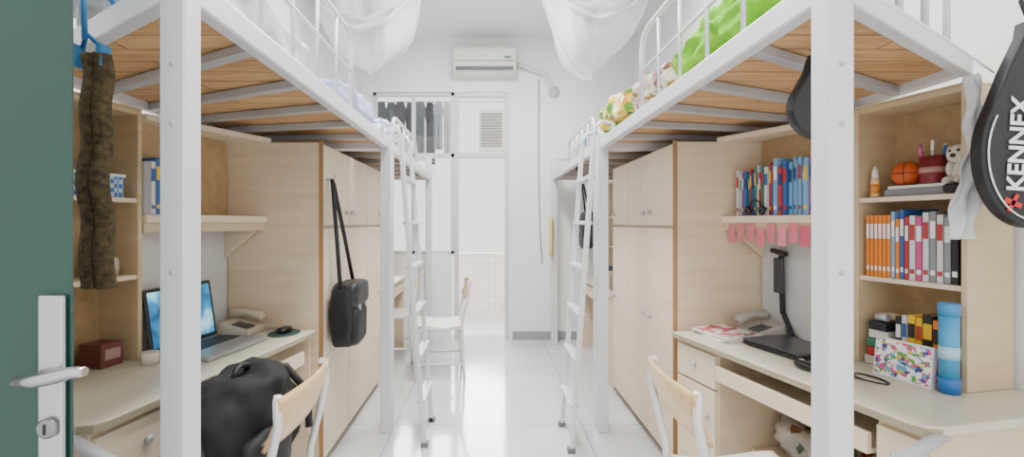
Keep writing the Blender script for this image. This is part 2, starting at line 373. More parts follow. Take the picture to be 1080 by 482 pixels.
def hutch(F,lab,lab2):
    e=thing("desk_hutch",F((.3,.4,.75)),lab,"shelf")
    u=U0(.49,F)
    G(F).box(u,.595,.475,.49,1.26,1.714).done("back_panel",tan,parent=e)
    G(F).box(u,.595,.475,.49,.752,1.258).done("lower_back_panel",mat('#d2d2d0',.6),parent=e)
    G(F).prism([(U0(.27,F),.27),(.595,.40),(.595,.474),(u,.474)],1.30,1.335).done("shelf",lam,parent=e,bevel=.004)
    G(F).prism([(U0(.285,F),.285),(.595,.415),(.595,.43),(U0(.30,F),.30)],1.26,1.30).done("shelf_apron",casem,parent=e)
    G(F).prism([(U0(.25,F),.25),(.595,.40),(.595,.49),(u,.49)],1.715,1.74).done("top_board",lam,parent=e,bevel=.003)
    g=G(F)
    v1=.474; pts=[(.30,1.26),(v1,1.26),(v1,1.12)]+[(v1-.174*math.sin(t*.5*math.pi),1.26-.14*(1-math.sin(t*.5*math.pi))**1.0) for t in (.15,.4,.7,.95)]
    A=[g.v((u+.004,v,z)) for v,z in pts]; B=[g.v((u+.022,v,z)) for v,z in pts]; g.face(A); g.face(B[::-1])
    for i in range(len(pts)): g.face([A[i],A[(i+1)%len(pts)],B[(i+1)%len(pts)],B[i]])
    g.done("bracket",lam,parent=e)
    e=thing("bookcase",F((.79,.52,.75)),lab2,"bookcase")
    for a in (.598,.955): G(F).box(a,a+.018,.42,.62,.751,1.75).done("side_panel",casem,parent=e,bevel=.002)
    G(F).box(.616,.955,.605,.62,.751,1.75).done("back_panel",tan,parent=e)
    G(F).box(.598,.973,.42,.62,1.751,1.757).done("cover_board",casem,parent=e)
    G(F).box(.616,.955,.425,.605,1.73,1.75).done("top_board",casem,parent=e)
    for z in (1.075,1.38): G(F).box(.616,.955,.425,.605,z,z+.018).done("shelf",lam,parent=e,bevel=.002)
hutch(FR,"cream hutch shelf above desk with pink sticky notes","tan open bookcase on desk packed with books and toys")
hutch(FL,"cream hutch shelf above desk holding a few blue books","tan open bookcase on desk with cup and basket")
# ---------- books ----------
def book(F,u,t,v0,d,z,h,c,band,label,group,lean=0):
    e=thing("book",F((u+t/2,v0+d/2,z)),label,"book",group)
    M=Matrix.Translation((u,0,z))@Matrix.Rotation(lean,4,'Y')@Matrix.Translation((-u,0,-z))
    g=G(F); g.M=M
    g.box(u,u+t,v0,v0+.002,z,z+h); g.box(u,u+.0015,v0,v0+d,z,z+h); g.box(u+t-.0015,u+t,v0,v0+d,z,z+h)
    g.mi=1; g.box(u+.002,u+t-.002,v0-.0012,v0,z+h*.62,z+h*.86); g.box(u+.003,u+t-.003,v0-.0012,v0,z+h*.1,z+h*.17)
    g.done("cover",[mat(c,.4),mat(band,.5)],parent=e)
    g=G(F); g.M=M; g.box(u+.002,u+t-.002,v0+.003,v0+d-.004,z+.003,z+h-.004).done("pages",mat('#ece6d6',.9),parent=e)
cn={'#2f62a8':'blue','#d9d9dc':'white','#b8343a':'red','#27282c':'black','#3f7f66':'green','#e8862c':'orange','#f0c21f':'yellow','#c8508a':'pink','#7fb0d8':'light blue','#8c8f94':'grey','#5c3f78':'purple'}
u=.05; i=0; pal=['#d9d9dc','#2f62a8','#b8343a','#27282c','#7fb0d8','#2f62a8','#3f7f66','#d9d9dc','#5c3f78','#2f62a8','#27282c','#c8508a','#7fb0d8','#d9d9dc','#b8343a','#3f7f66','#2f62a8','#27282c','#d9d9dc','#7fb0d8','#b8343a','#2f62a8']
while u<.49:
    t=random.choice([.010,.013,.017,.022]); c=pal[(i*7+i//5)%len(pal)]; v0=.30+u*.2+random.uniform(0,.01)
    book(FR,u+(.022 if i==0 else 0),t,v0,.465-v0,1.336,random.uniform(.2,.265),c,random.choice(['#f4f4f4','#f0c21f','#b8343a','#1d3c78']) if c!='#d9d9dc' else random.choice(['#b8343a','#2f62a8','#3f7f66']),f"{cn[c]} textbook standing upright on shelf above desk","textbooks on the hutch shelf"); u+=t+.001+(.022 if i==0 else 0); i+=1
book(FR,.53,.03,.42,.05,1.336,.17,'#3f7f66','#f0c21f',"green book leaning at end of the hutch shelf","textbooks on the hutch shelf")
u=.635; cs=['#e8862c']*6+['#7fb0d8','#e8862c','#2f62a8','#b8343a','#d9d9dc','#c8508a','#d9d9dc','#8c8f94','#d9d9dc','#8c8f94','#27282c']; k=0
for c in cs:
    t=.014 if k<10 else .02; hh=.235 if k<6 else random.uniform(.22,.262)
    if u+t>.95: break
    bd={'#e8862c':'#f4f4f4','#d9d9dc':'#b8343a'}.get(c,'#f4f4f4')
    book(FR,u,t,.435,.16,1.094,hh,c,bd,f"{cn[c]} spined paperback packed in middle of bookcase","books on the bookcase middle shelf"); u+=t+.0015; k+=1
u=.74
for c,b,t,hh in (('#27282c','#f4f4f4',.02,.2),('#d9d9dc','#2f62a8',.018,.21),('#f0c21f','#27282c',.026,.215),('#f0c21f','#b8343a',.02,.21),('#27282c','#f0c21f',.03,.225),('#e8862c','#27282c',.018,.21),('#b8343a','#f4f4f4',.02,.2)):
    book(FR,u,t,.44,.155,.752,hh,c,b,f"{cn[c]} book standing on desk inside bookcase","books at the bookcase bottom"); u+=t+.0015
u=.50
for c,b in (('#2f62a8','#f4f4f4'),('#7fb0d8','#2f62a8'),('#2f62a8','#f0c21f'),('#d9d9dc','#2f62a8')):
    book(FL,u,.022,.385,.08,1.336,random.uniform(.19,.24),c,b,f"{cn[c]} book standing on hutch shelf beside bookcase","books on the other hutch shelf"); u+=.0235
# sticky notes
for i in range(10):
    u=.05+i*.05; v=.285-.006+u*.222
    c=random.choice(['#e8798f','#e0657d','#ee92a4','#dc7f8c']) if i!=8 else '#f3c98a'
    z=1.30-random.uniform(0,.025); G(FR).box(u,u+.046,v-.0,v+.001,z-.09,z).done("sticky_note",mat(c,.8),label="pink paper sticky note stuck along shelf edge" if i!=8 else "yellow paper sticky note stuck along shelf edge",cat="note",group="sticky notes on shelf edge",solid=.001)
# headphones on hutch shelf
e=thing("headphones",FR((.2,.325,1.336)),"small black headphones lying on shelf before books","headphones")
for q in (.16,.235): G(FR).ball((q,.310-(.0 if q<.2 else -.012),1.36),(.018,.014,.024)).done("ear_cup",blackp,parent=e)
G(FR).tube([(.16,.311,1.37),(.175,.314,1.40),(.2,.316,1.41),(.222,.32,1.40),(.235,.322,1.37)],.004,8).done("headband",blackp,parent=e)
# items on right bookcase
e=thing("glue_bottle",FR((.65,.46,1.4)),"small yellow glue bottle with white cap on bookcase","bottle")
G(FR).lathe([(.014,0),(.015,.01),(.015,.06),(.011,.075)],(.65,.46,1.4)).done("bottle_body",mat('#f0c890'),parent=e)
G(FR).lathe([(.012,.075),(.010,.1),(.004,.12)],(.65,.46,1.4)).done("cap",mat('#e9e2d8'),parent=e)
G(FR).lathe([(.0155,.015),(.0155,.05)],(.65,.46,1.4)).done("bottle_label",mat('#e08a3a'),parent=e)
G(FR).box(.69,.90,.45,.56,1.399,1.425).done("pencil_box",mat('#8b8f96'),label="flat grey tin pencil box on bookcase",cat="box",bevel=.005)
G(FR).box(.70,.89,.455,.55,1.426,1.438).done("notebook",mat('#e8e6e0'),label="thin white notebook on grey tin box",cat="notebook",bevel=.002)
e=thing("basketball",FR((.735,.5,1.438)),"mini orange basketball with black seams on tin box","ball")
bc=(.735,.5,1.484); G(FR).ball(bc,.046,24,16).done("ball_body",mat('#c8581e',.6),parent=e)
g=G(FR)
for M in (Matrix.Identity(4),Matrix.Rotation(math.pi/2,4,'X'),Matrix.Rotation(math.pi/2,4,'Y')):
    g.M=Matrix.Translation(bc)@Matrix.Rotation(.4,4,'Z')@M; g.tube([(.0463*math.cos(a),.0463*math.sin(a),0) for a in [k*math.pi/16 for k in range(32)]],.0014,5,True)
g.done("seam",black,parent=e)
e=thing("pen_holder",FR((.82,.5,1.438)),"dark red pen cup full of pens on bookcase","pen holder")
G(FR).lathe([(.035,0),(.036,.004),(.037,.1),(.033,.1),(.032,.01)],(.82,.5,1.438)).done("cup",mat('#7c222b',.4),parent=e)
G(FR).lathe([(.0375,.04),(.0378,.06)],(.82,.5,1.438)).done("cup_band",mat('#b98a80',.4),parent=e)
for i,c in enumerate(['#2f62a8','#e8862c','#27282c','#3f7f66','#c8508a','#d9d9dc']):
    a=i*1.05; b=(.82+.018*math.cos(a),.5+.018*math.sin(a),1.452); t=(.82+.04*math.cos(a),.5+.035*math.sin(a),1.452+.12+.01*(i%3))
    b=Vector(b);t=Vector(t); pe=thing("pen",FR(b),f"{cn[c]} pen standing in dark red cup","pen","pens in the cup")
    G(FR).tube([b,b+(t-b)*.75],.004).done("barrel",mat(c),parent=pe); G(FR).tube([b+(t-b)*.75,t],.0048).done("cap",mat('#f4f4f4' if i%2 else c),parent=pe)
e=thing("plush_dog",FR((.90,.5,1.398)),"white plush dog toy sitting on bookcase shelf","toy")
pl=mat('#e9e4d8',1,0,.12,60)
G(FR).ball((.905,.51,1.47),(.032,.03,.045)).ball((.905,.5,1.535),(.038,.036,.034)).ball((.887,.472,1.445),(.014,.025,.014)).ball((.922,.472,1.445),(.014,.025,.014)).ball((.88,.49,1.485),(.011,.014,.026)).ball((.93,.49,1.485),(.011,.014,.026)).done("body",pl,parent=e)
for q in (.872,.938): G(FR).ball((q,.505,1.54),(.012,.014,.028)).done("ear",mat('#d8cbb4',1),parent=e)
G(FR).ball((.905,.462,1.528),(.008,.006,.007)).done("nose",black,parent=e)
for q in (.893,.917): G(FR).ball((q,.468,1.545),.0045).done("eye",black,parent=e)
e=thing("sunglasses_case",FR((.925,.455,1.399)),"small black case lying in front of plush dog","case")
G(FR).blob((.922,.445,1.415),(.06,.04,.034),.004,3).done("case_body",blackp,parent=e)
for i,(c,l) in enumerate((('#c9c2b4','beige'),('#b8343a','red'),('#3f7f66','green'),('#e3e1dc','white'),('#27282c','black'))):
    G(FR).box(.632+.004*i,.725-.003*i,.43+.006*(i%2),.55,.752+i*.034,.752+i*.034+.032).done("small_box",mat(c),label=f"small {l} box in stack on desk inside bookcase",cat="box",group="stack of small boxes",bevel=.003)
e=thing("tape_roll",FR((.67,.48,.93)),"roll of beige tape on stacked boxes","tape")
G(FR).tube([(.67+.03*math.cos(a),.50+.03*math.sin(a),.936) for a in [k*math.pi/12 for k in range(24)]],.012,8,True).done("tape_ring",mat('#cdb98a'),parent=e)
e=thing("spray_can",FR((.71,.45,.92)),"small silver can resting on stacked boxes","can")
G(FR).tube([(.67,.443,.939),(.71,.446,.939)],.014,16).done("can_body",metal2,parent=e)
# picture booklet
e=thing("picture_book",FR((.83,.34,.751)),"colourful picture booklet propped on desk before bookcase","book")
MB=Matrix.Translation((.83,.34,.751))@Matrix.Rotation(-.12,4,'X')@Matrix.Rotation(.05,4,'Z')
g=G(FR); g.M=MB; g.box(-.09,.09,0,.02,0,.135).done("cover",[mat('#f2eef4')],parent=e)
g=G(FR); g.M=MB; g.box(-.085,.085,-.0015,-.0003,.006,.129).done("cover_picture",voromat("cover_patches",[(0,'#f4f4f8'),(.3,'#d84a8a'),(.45,'#56a8c8'),(.6,'#f4f0f0'),(.72,'#58a050'),(.85,'#3a4a90'),(.93,'#d8b840')],80,.4,.02),parent=e)
e=thing("poster_tube",FR((.955,.37,.751)),"bright blue cylindrical tube standing on desk","tube")
C=(.955,.37,.751)
G(FR).lathe([(.026,.05),(.026,.25)],C,28).done("tube_body",mat('#3f9fd2',.4),parent=e)
G(FR).lathe([(.028,.25),(.028,.285),(.024,.29)],C,28).done("tube_cap",mat('#3b8cc8',.4),parent=e)
G(FR).lathe([(.028,.0),(.028,.05)],C,28).done("tube_base",mat('#1d6ab4',.4),parent=e)
G(FR).lathe([(.0268,.11),(.0268,.15)],C,28).done("tube_label",mat('#a8d4e6',.4),parent=e)
# magazines
for i,(c,l) in enumerate((('#e6e2dc','white'),('#c84a50','red'),('#e9e4e0','white'),('#d85a6a','pink and white'))):
    e=thing("magazine",FR((.13,.22,.751+i*.007)),f"{l} glossy magazine in stack on desk","magazine","magazine stack")
    MM=Matrix.Translation((.155,.18,.751+i*.0072))@Matrix.Rotation((i-1.5)*.09,4,'Z')
    g=G(FR); g.M=MM; g.box(-.115,.115,-.09,.115,0,.0065).done("pages",mat('#f0eeea'),parent=e)
    g=G(FR); g.M=MM; g.box(-.115,.115,-.09,.115,.0065,.0071).done("cover",voromat("magazine_cover",[(0,'#eadfdd'),(.35,c),(.6,'#a03848'),(.88,'#7a7f88')],24,.3,.03) if i==3 else mat(c),parent=e)
# phones
def phone(F,u,v,c,lab,rot):
    e=thing("telephone",F((u,v,.751)),lab,"telephone")
    M=Matrix.Translation((u,v,.751))@Matrix.Rotation(rot,4,'Z')
    g=G(F); g.M=M; a=[(-.075,-.09,0),(.085,-.09,0),(.085,.08,0),(-.075,.08,0)]; t=[(-.07,-.085,.028),(.08,-.085,.028),(.08,.075,.065),(-.07,.075,.065)]
    a=[g.v(p) for p in a]; t=[g.v(p) for p in t]; g.face(a[::-1]); g.face(t)
    for i in range(4): g.face([a[i],a[(i+1)%4],t[(i+1)%4],t[i]])
    g.done("phone_base",mat(c,.4),parent=e,bevel=.008)
    g=G(F); g.M=M; g.tube([(-.04,-.09,.06),(-.042,-.075,.075),(-.04,0,.095),(-.04,.065,.092),(-.04,.08,.08)],[.02,.024,.017,.024,.02],12); g.done("handset",mat(c,.4),parent=e)
    g=G(F); g.M=M@Matrix.Translation((.025,-.03,.0455))@Matrix.Rotation(.21,4,'X')
    for i in range(3):
        for j in range(4): g.box(-.02+i*.024,-.004+i*.024,-.04+j*.022,-.026+j*.022,-.003,.003)
    g.done("keypad",mat('#5a5c60'),parent=e)
    g=G(F); g.M=M; pts=[(-.06+.012*math.cos(k*1.2),-.10-.0012*k,.01+.008*math.sin(k*1.2)+.008) for k in range(50)]; g.tube(pts,.0022,5).done("coiled_cord",mat(c,.5),parent=e)
phone(FR,.17,.365,'#b0ada5',"grey-beige corded telephone on desk beside magazines",.0)
phone(FL,.12,.34,'#c9bfa8',"beige corded telephone on desk next to wardrobe",-.1)
# lamp
e=thing("desk_lamp",FR((.27,.44,.751)),"black folding desk lamp standing at back of desk","lamp")
G(FR).lathe([(.026,0),(.026,.012),(.022,.018)],(.285,.445,.751),24).done("lamp_base",blackp,parent=e)
G(FR).bar((.215,.458,.86),(.205,.458,1.14),.028,.010).done("arm",mat('#202226'),parent=e,bevel=.003)
G(FR).bar((.285,.448,.765),(.215,.458,.87),.024,.010).done("lower_arm",mat('#202226'),parent=e,bevel=.003)
G(FR).bar((.16,.452,1.165),(.255,.435,1.15),.03,.022).done("lamp_head",blackp,parent=e,bevel=.006)
G(FR).bar((.21,.44,.96),(.21,.44,1.13),.055,.014).done("lamp_shade",mat('#3a3d42'),parent=e,bevel=.006)
# closed laptop
e=thing("closed_laptop",FR((.42,.30,.751)),"closed dark grey laptop lying on desk","laptop")
M=Matrix.Translation((.43,.285,.755))@Matrix.Rotation(.05,4,'Z')
for nm,z0,z1,m_ in (("base",0,.016,blackp),("lid",.017,.027,mat('#4a4d52',.3,.3))):
    g=G(FR); g.M=M; g.box(-.14,.15,-.115,.115,z0,z1).done(nm,m_,parent=e,bevel=.004)
def mouse(F,u,v,z,c,lab):
    e=thing("computer_mouse",F((u,v,z)),lab,"mouse")
    G(F).blob((u,v,z+.014),(.095,.058,.03),.0,1,2.6,6).done("shell",c,parent=e)
    G(F).tube([(u-.03,v-.002,z+.029),(u-.02,v-.002,z+.032),(u-.01,v-.002,z+.031)],.003).done("scroll_wheel",metal2,parent=e)
mouse(FR,.66,.13,.751,blackp,"black computer mouse lying on bare desk")
G(FR).tube([(.715+.006*k,.15+.01*k,.754) for k in range(4)]+[(.80+.06*math.cos(a),.24+.03*math.sin(a)+.0015*a,.754) for a in [k*.35 for k in range(30)]],.0022,6).done("mouse_cable",black,label="thin black cable coiled on desk",cat="cable")
G(FL).lathe([(.085,0),(.085,.003)],(.10,.12,.751),32,sx=1,sy=.85).done("mouse_pad",mat('#2f4f49',.8),label="dark green round mouse pad on desk",cat="mouse pad")
mouse(FL,.10,.12,.755,blackp,"black computer mouse on dark green pad")
# open laptop
e=thing("open_laptop",FL((.38,.24,.751)),"open silver laptop with glowing blue screen on desk","laptop")
T=Matrix.Translation((-.01,-.02,0))
g=G(FL); g.M=T; g.box(.24,.60,.14,.40,.752,.770).done("base",mat('#a9acb0',.35,.3),parent=e,bevel=.004)
g=G(FL); g.M=T
for j in range(5):
    for i in range(14): g.box(.265+i*.0225,.283+i*.0225,.26+j*.024,.279+j*.024,.770,.7725)
g.done("keyboard",mat('#33363a'),parent=e)
g=G(FL); g.M=T; g.box(.37,.46,.165,.235,.770,.7707).done("touchpad",mat('#9a9da1',.3),parent=e)
Ms=T@Matrix.Translation((0,.405,.765))@Matrix.Rotation(-.16,4,'X')
g=G(FL); g.M=Ms; g.box(.24,.60,0,.008,0,.265); lid=g.done("lid",mat('#2b2d31',.4),parent=e,bevel=.003)
sm=bpy.data.materials.new("blue_screen"); sm.use_nodes=True; nt=sm.node_tree; b=nt.nodes["Principled BSDF"]
tc=nt.nodes.new("ShaderNodeTexCoord"); n=nt.nodes.new("ShaderNodeTexNoise"); n.inputs["Scale"].default_value=9; r=ramp(nt,[(.35,'#123a6a'),(.55,'#2f86b8'),(.7,'#9ad6e8')])
nt.links.new(tc.outputs["Object"],n.inputs["Vector"]); nt.links.new(n.outputs["Fac"],r.inputs[0]); nt.links.new(r.outputs[0],b.inputs["Base Color"]); nt.links.new(r.outputs[0],b.inputs["Emission Color"]); b.inputs["Emission Strength"].default_value=1.2
g=G(FL); g.M=Ms; g.box(.255,.585,-.0015,-.0003,.02,.25).done("screen",sm,parent=lid)
# left bookcase items
e=thing("storage_basket",FL((.8,.5,1.4)),"blue and white checked storage basket on bookcase","basket")
cm=bpy.data.materials.new("blue_check"); cm.use_nodes=True; nt=cm.node_tree; b=nt.nodes["Principled BSDF"]; ck=nt.nodes.new("ShaderNodeTexChecker"); ck.inputs["Scale"].default_value=60; ck.inputs[1].default_value=lin('#3c6fb0'); ck.inputs[2].default_value=lin('#b8c8dc'); tc=nt.nodes.new("ShaderNodeTexCoord"); nt.links.new(tc.outputs["Object"],ck.inputs[0]); nt.links.new(ck.outputs[0],b.inputs["Base Color"])
G(FL).box(.66,.86,.44,.444,1.4,1.48).box(.66,.86,.58,.584,1.4,1.48).box(.66,.664,.444,.58,1.4,1.48).box(.856,.86,.444,.58,1.4,1.48).box(.664,.856,.444,.58,1.4,1.404).done("basket_body",cm,parent=e)
G(FL).box(.655,.865,.435,.444,1.477,1.487).done("basket_rim",mat('#e6ebf2'),parent=e)
e=thing("drinking_glass",FL((.72,.5,1.094)),"pale glass cup on bookcase shelf","cup")
G(FL).lathe([(.03,0),(.034,.02),(.036,.1),(.033,.1),(.03,.02)],(.725,.49,1.094)).done("cup_body",mat('#c4baa0',.2),parent=e)
G(FL).lathe([(.02,0),(.022,.05),(.015,.07)],(.65,.50,1.094)).done("small_bottle",mat('#cfc6b0',.3),label="small cream bottle on bookcase shelf",cat="bottle")
e=thing("gift_box",FL((.7,.5,.751)),"small reddish brown printed box on desk inside bookcase","box")
G(FL).box(.65,.74,.45,.55,.751,.84).done("box_body",mat('#74403f'),parent=e,bevel=.003)
G(FL).box(.665,.725,.448,.45,.78,.82).done("box_label",mat('#b09090'),parent=e)
G(FL).lathe([(.03,0),(.032,.03),(.03,.045)],(.64,.34,.751)).done("cream_jar",mat('#e6e0d2',.3),label="small white round jar on desk",cat="jar")
G(FL).box(.36,.44,.40,.45,1.336,1.36).done("tissue_pack",mat('#d9c8a4'),label="small beige pack on hutch shelf",cat="tissue pack",bevel=.008)
# ---------- chairs ----------
def chair(lab,sitcol):
    e=thing("study_chair",(0,0,0),lab,"chair")
    tubem=mat('#e4e4e4',.3,.2,.02)
    for y in (-.19,.19):
        G().tube([(.20,y,0),(.19,y,.2),(.18,y,.42),(.185,y,.5),(.215,y,.62),(.24,y,.74),(.235,y*.97,.80),(.232,y*.9,.815)],.0125,10).done("back_leg",tubem,parent=e)
        G().tube([(-.20,y,0),(-.19,y,.3),(-.175,y,.41),(-.14,y,.435),(.18,y,.43)],.0125,10).done("front_leg",tubem,parent=e)
        G().tube([(-.195,y,.14),(.19,y,.14)],.009,8).done("stretcher",tubem,parent=e)
    for q in (-.175,.185): G().tube([(q,-.19,.42),(q,.19,.42)],.01,8).done("cross_bar",tubem,parent=e)
    g=G(); g.sheet(lambda u,v:(-.21+u*.40,(v-.5)*.40,.455+.012*math.cos(u*5)-.01*(1-(2*v-1)**2)),14,10); g.done("seat",sitcol,parent=e,solid=.012)
    g=G(); g.sheet(lambda u,v:(.205+.045*math.sin(u*1.6)+.02*(1-(2*v-1)**2),(v-.5)*.39,.665+u*.15),8,12); g.done("backrest",chairwood,parent=e,solid=.011)
    return e
seatm=mat('#ebe6dc',.4)
c0=chair("white tube frame chair with plywood back holding backpack",seatm); c0.location=(-.82,1.47,0); c0["group"]="study chairs"
dup(c0,(.83,1.50,0),math.pi,"white tube frame chair with plywood back pulled to desk")
dup(c0,(-.42,4.0,0),.12,"white tube frame chair standing near the balcony door")
dup(c0,(-.90,4.46,0),0,"pale chair tucked under second desk by wardrobe")
# backpack
e=thing("backpack",(-.80,1.50,.47),"black backpack slumped on seat of study chair","backpack")
bpm=mat('#131417',.8,0,.2,30)
G().blob((-.80,1.50,.645),(.24,.46,.36),.04,2,3,20,7,.004).done("bag_body",bpm,parent=e)
G().blob((-.695,1.45,.58),(.09,.30,.20),.02,5,3,10,8).done("front_pocket",mat('#1a1b1f',.7,0,.2,30),parent=e)
G().tube([(-.80,1.46,.80),(-.80,1.47,.83),(-.80,1.50,.84),(-.80,1.54,.83),(-.80,1.55,.80)],.010,8).done("top_handle",black,parent=e)
G().tube([(-.83,1.65,.79),(-.75,1.72,.77),(-.67,1.73,.67),(-.66,1.71,.55)],.014,8).done("shoulder_strap",black,parent=e)
G().tube([(-.89,1.36,.78),(-.83,1.28,.77),(-.77,1.25,.66),(-.75,1.27,.54)],.014,8).done("shoulder_strap",black,parent=e)
G().tube([(-.655,1.34,.655),(-.647,1.45,.665),(-.655,1.56,.655)],.004,6).done("zipper",mat('#707378',.4,.5),parent=e)
# shoulder bag on wardrobe
e=thing("shoulder_bag",(-.78,2.56,.6),"black shoulder bag hanging by strap from wardrobe hook","bag")
G().blob((-.775,2.58,.80),(.14,.30,.35),.015,4,5,10,7).done("bag_body",mat('#17181b',.6,0,.2,20),parent=e)
G().blob((-.715,2.56,.75),(.05,.22,.2),.006,9,5,6,7).done("front_pocket",mat('#1b1c20',.6),parent=e)
G().blob((-.735,2.58,.91),(.09,.29,.14),.008,6,5,6,7).done("flap",mat('#202125',.45),parent=e)
for k in (0,1):
    y=2.45+.24*k
    pts=[(-.83,2.47,1.53),(-.825,2.465+.02*k,1.5),(-.80,2.46+(y-2.46)*.55,1.22),(-.78,y,.95)]
    G().tube(pts,.012,6).done("strap",black,parent=e)
for y in (2.50,2.62): G().box(-.70,-.69,y,y+.02,.83,.86).done("buckle",metal2,parent=e)
G().tube([(-.86,2.47,1.53),(-.82,2.47,1.53),(-.815,2.47,1.555)],.006,8).done("wall_hook",metal2,label="small metal hook on wardrobe door holding bag",cat="hook")
# ---------- far desks ----------
def fardesk(sx,xf,xb,y0,y1,lab):
    e=thing("study_desk",(sx*(xf+xb)/2,(y0+y1)/2,0),lab,"desk")
    X=lambda a,b:sorted((sx*a,sx*b))
    G().box(*X(xf,xb),y0,y1,.722,.75).done("tabletop",desktop,parent=e,bevel=.005)
    G().box(*X(xf+.03,xb),y0+.01,y0+.3,.0,.722).done("pedestal",lamd,parent=e)
    G().box(*X(xf+.03,xb),y1-.03,y1-.01,.0,.722).done("side_panel",lamd,parent=e)
    G().box(*X(xf+.02,xf+.04),y0+.3,y1-.03,.6,.7).done("front_rail",lam,parent=e)
    e2=thing("desk_hutch",(sx*(xb-.12),(y0+y1)/2,.75),"cream shelf unit standing on second desk","shelf")
    for a in (y0+.01,y1-.03): G().box(*X(xb-.24,xb),a,a+.02,.751,1.72).done("side_panel",lam,parent=e2)
    for z in (1.05,1.35,1.70): G().box(*X(xb-.24,xb),y0+.03,y1-.03,z,z+.02).done("shelf",lam,parent=e2)
fardesk(-1,.86,1.34,3.74,4.9,"cream study desk beyond wardrobe under far loft bed")
fardesk(1,.94,1.48,3.58,4.9,"cream study desk beyond wardrobe by end wall")
e=thing("hanging_bag",(.86,3.95,1.08),"black bag hanging from loft bed beyond ladder","bag")
G().blob((.84,3.95,1.24),(.12,.22,.32),.012,3,4,8,7).done("bag_body",mat('#25272b',.7),parent=e)
G().tube([(.84,3.88,1.38),(.80,3.92,1.65),(.72,3.95,1.85),(.80,3.98,1.65),(.84,4.02,1.38)],.008,6).done("strap",black,parent=e)
G().blob((-.98,4.25,.81),(.16,.2,.12),.01,3,4,6).done("pencil_case",mat('#6d7378'),label="grey soft case on second desk",cat="case")
e=thing("open_laptop",(-1.0,3.95,.751),"small dark laptop open on second desk","laptop")
G().box(-1.08,-.88,3.82,4.1,.752,.77).done("base",black,parent=e); G().bar((-1.085,3.96,.77),(-1.095,3.96,.98),.28,.01).done("lid",black,parent=e)
for i,c in enumerate(('#7a6a5a','#c9b79c','#4f6a78')):
    G().box(1.0,1.16,3.7+i*.16,3.82+i*.16,.751,.86+.03*i).done("storage_box",mat(c),label="small storage box sitting on second desk",cat="box",group="boxes on second desk",bevel=.005)
g=G(); g.sheet(lambda u,v:(.665-.012*math.sin(u*9),4.86+u*.12,1.36-v*.42),8,6); g.done("yellow_towel",mat('#e0cf70'),label="small yellow towel hanging by the bed post",cat="towel",solid=.008)
# ---------- bedding ----------
q1=voromat("quilt_print",[(0,'#cfb52e'),(.3,'#548f28'),(.5,'#efe6c2'),(.62,'#cf7a2a'),(.75,'#e8dcb4'),(.88,'#2f6f3a')],28,.9,.04)
q2=voromat("quilt_print_pale",[(0,'#d8cec0'),(.4,'#b87484'),(.6,'#e0d8c8'),(.78,'#a08840'),(.9,'#6a4a38')],40,.9,.03)
q3=voromat("quilt_print_blue",[(0,'#e2e5ee'),(.4,'#7aa0d0'),(.6,'#e8eaf0'),(.8,'#9880b8'),(.92,'#4a78b8')],34,.9,.03)
q4=voromat("quilt_print_lime",[(0,'#78c41a'),(.6,'#8ad22a'),(.85,'#66b010')],18,.9,.05)
def quilt(c,s,m_,lab,seed,amp=.02): return G().blob(c,s,amp,seed,5,22,7,.010).done("folded_quilt",m_,label=lab,cat="quilt")
quilt((.91,2.78,1.96),(.40,.62,.16),q1,"yellow and green printed quilt folded at bed edge",1)
quilt((.93,2.22,1.945),(.38,.46,.13),q2,"pale flowered quilt folded on loft bed",2)
quilt((.94,1.62,1.93),(.40,.64,.11),q4,"bright lime green quilt laid along guard rail",3)
quilt((.97,1.66,2.045),(.32,.52,.08),q4,"bright lime green folded pillow on lime quilt",5,.012)
quilt((.95,1.20,1.945),(.36,.12,.12),q3,"pale blue patterned pillow at end of loft bed",9,.01)
quilt((.93,3.7,1.935),(.34,1.1,.12),q3,"pale blue patterned bedding on far loft bed",4)
quilt((-.85,3.75,1.95),(.34,1.3,.14),q3,"blue and white patterned bedding on far loft bed",5)
quilt((-.86,2.52,1.94),(.36,.6,.12),mat('#b3bbd6',.9),"pale lilac quilt folded on loft bed",6)
quilt((-.98,1.6,1.96),(.5,.8,.16),mat('#e0e4ec',.9),"white quilt laid on loft bed mattress",7)
# ---------- scarf and hanger ----------
HX=-.905
e=thing("clip_hanger",(HX,1.13,1.70),"blue plastic clip hanger looped over bed end rail","hanger")
G().tube([(HX-.02,1.065,1.72),(HX-.01,1.05,1.80),(HX-.015,1.065,1.85),(HX-.02,1.11,1.86),(HX-.02,1.17,1.83)],.006,8).tube([(HX-.045,1.085,1.70),(HX-.02,1.07,1.735),(HX+.015,1.085,1.70)],.006,8).done("hook",mat('#2f78b8',.4),parent=e)
for q in (-.045,.015): G().box(HX+q-.006,HX+q+.006,1.06,1.09,1.66,1.71).done("clip",mat('#3a86c4',.4),parent=e)
g=G(); g.sheet(lambda u,v:(HX-.005+(u-.5)*(.05+.02*v)+.004*math.sin(v*9),1.075+.010*math.sin(u*14)+.006*math.sin(v*20),1.69-v*.54),14,30)
g.done("scarf",wood("olive_knit",'#352c1e','#66563a',(50,50,50),.95),label="olive brown knitted scarf hanging from blue clip hanger",cat="scarf",solid=.014)
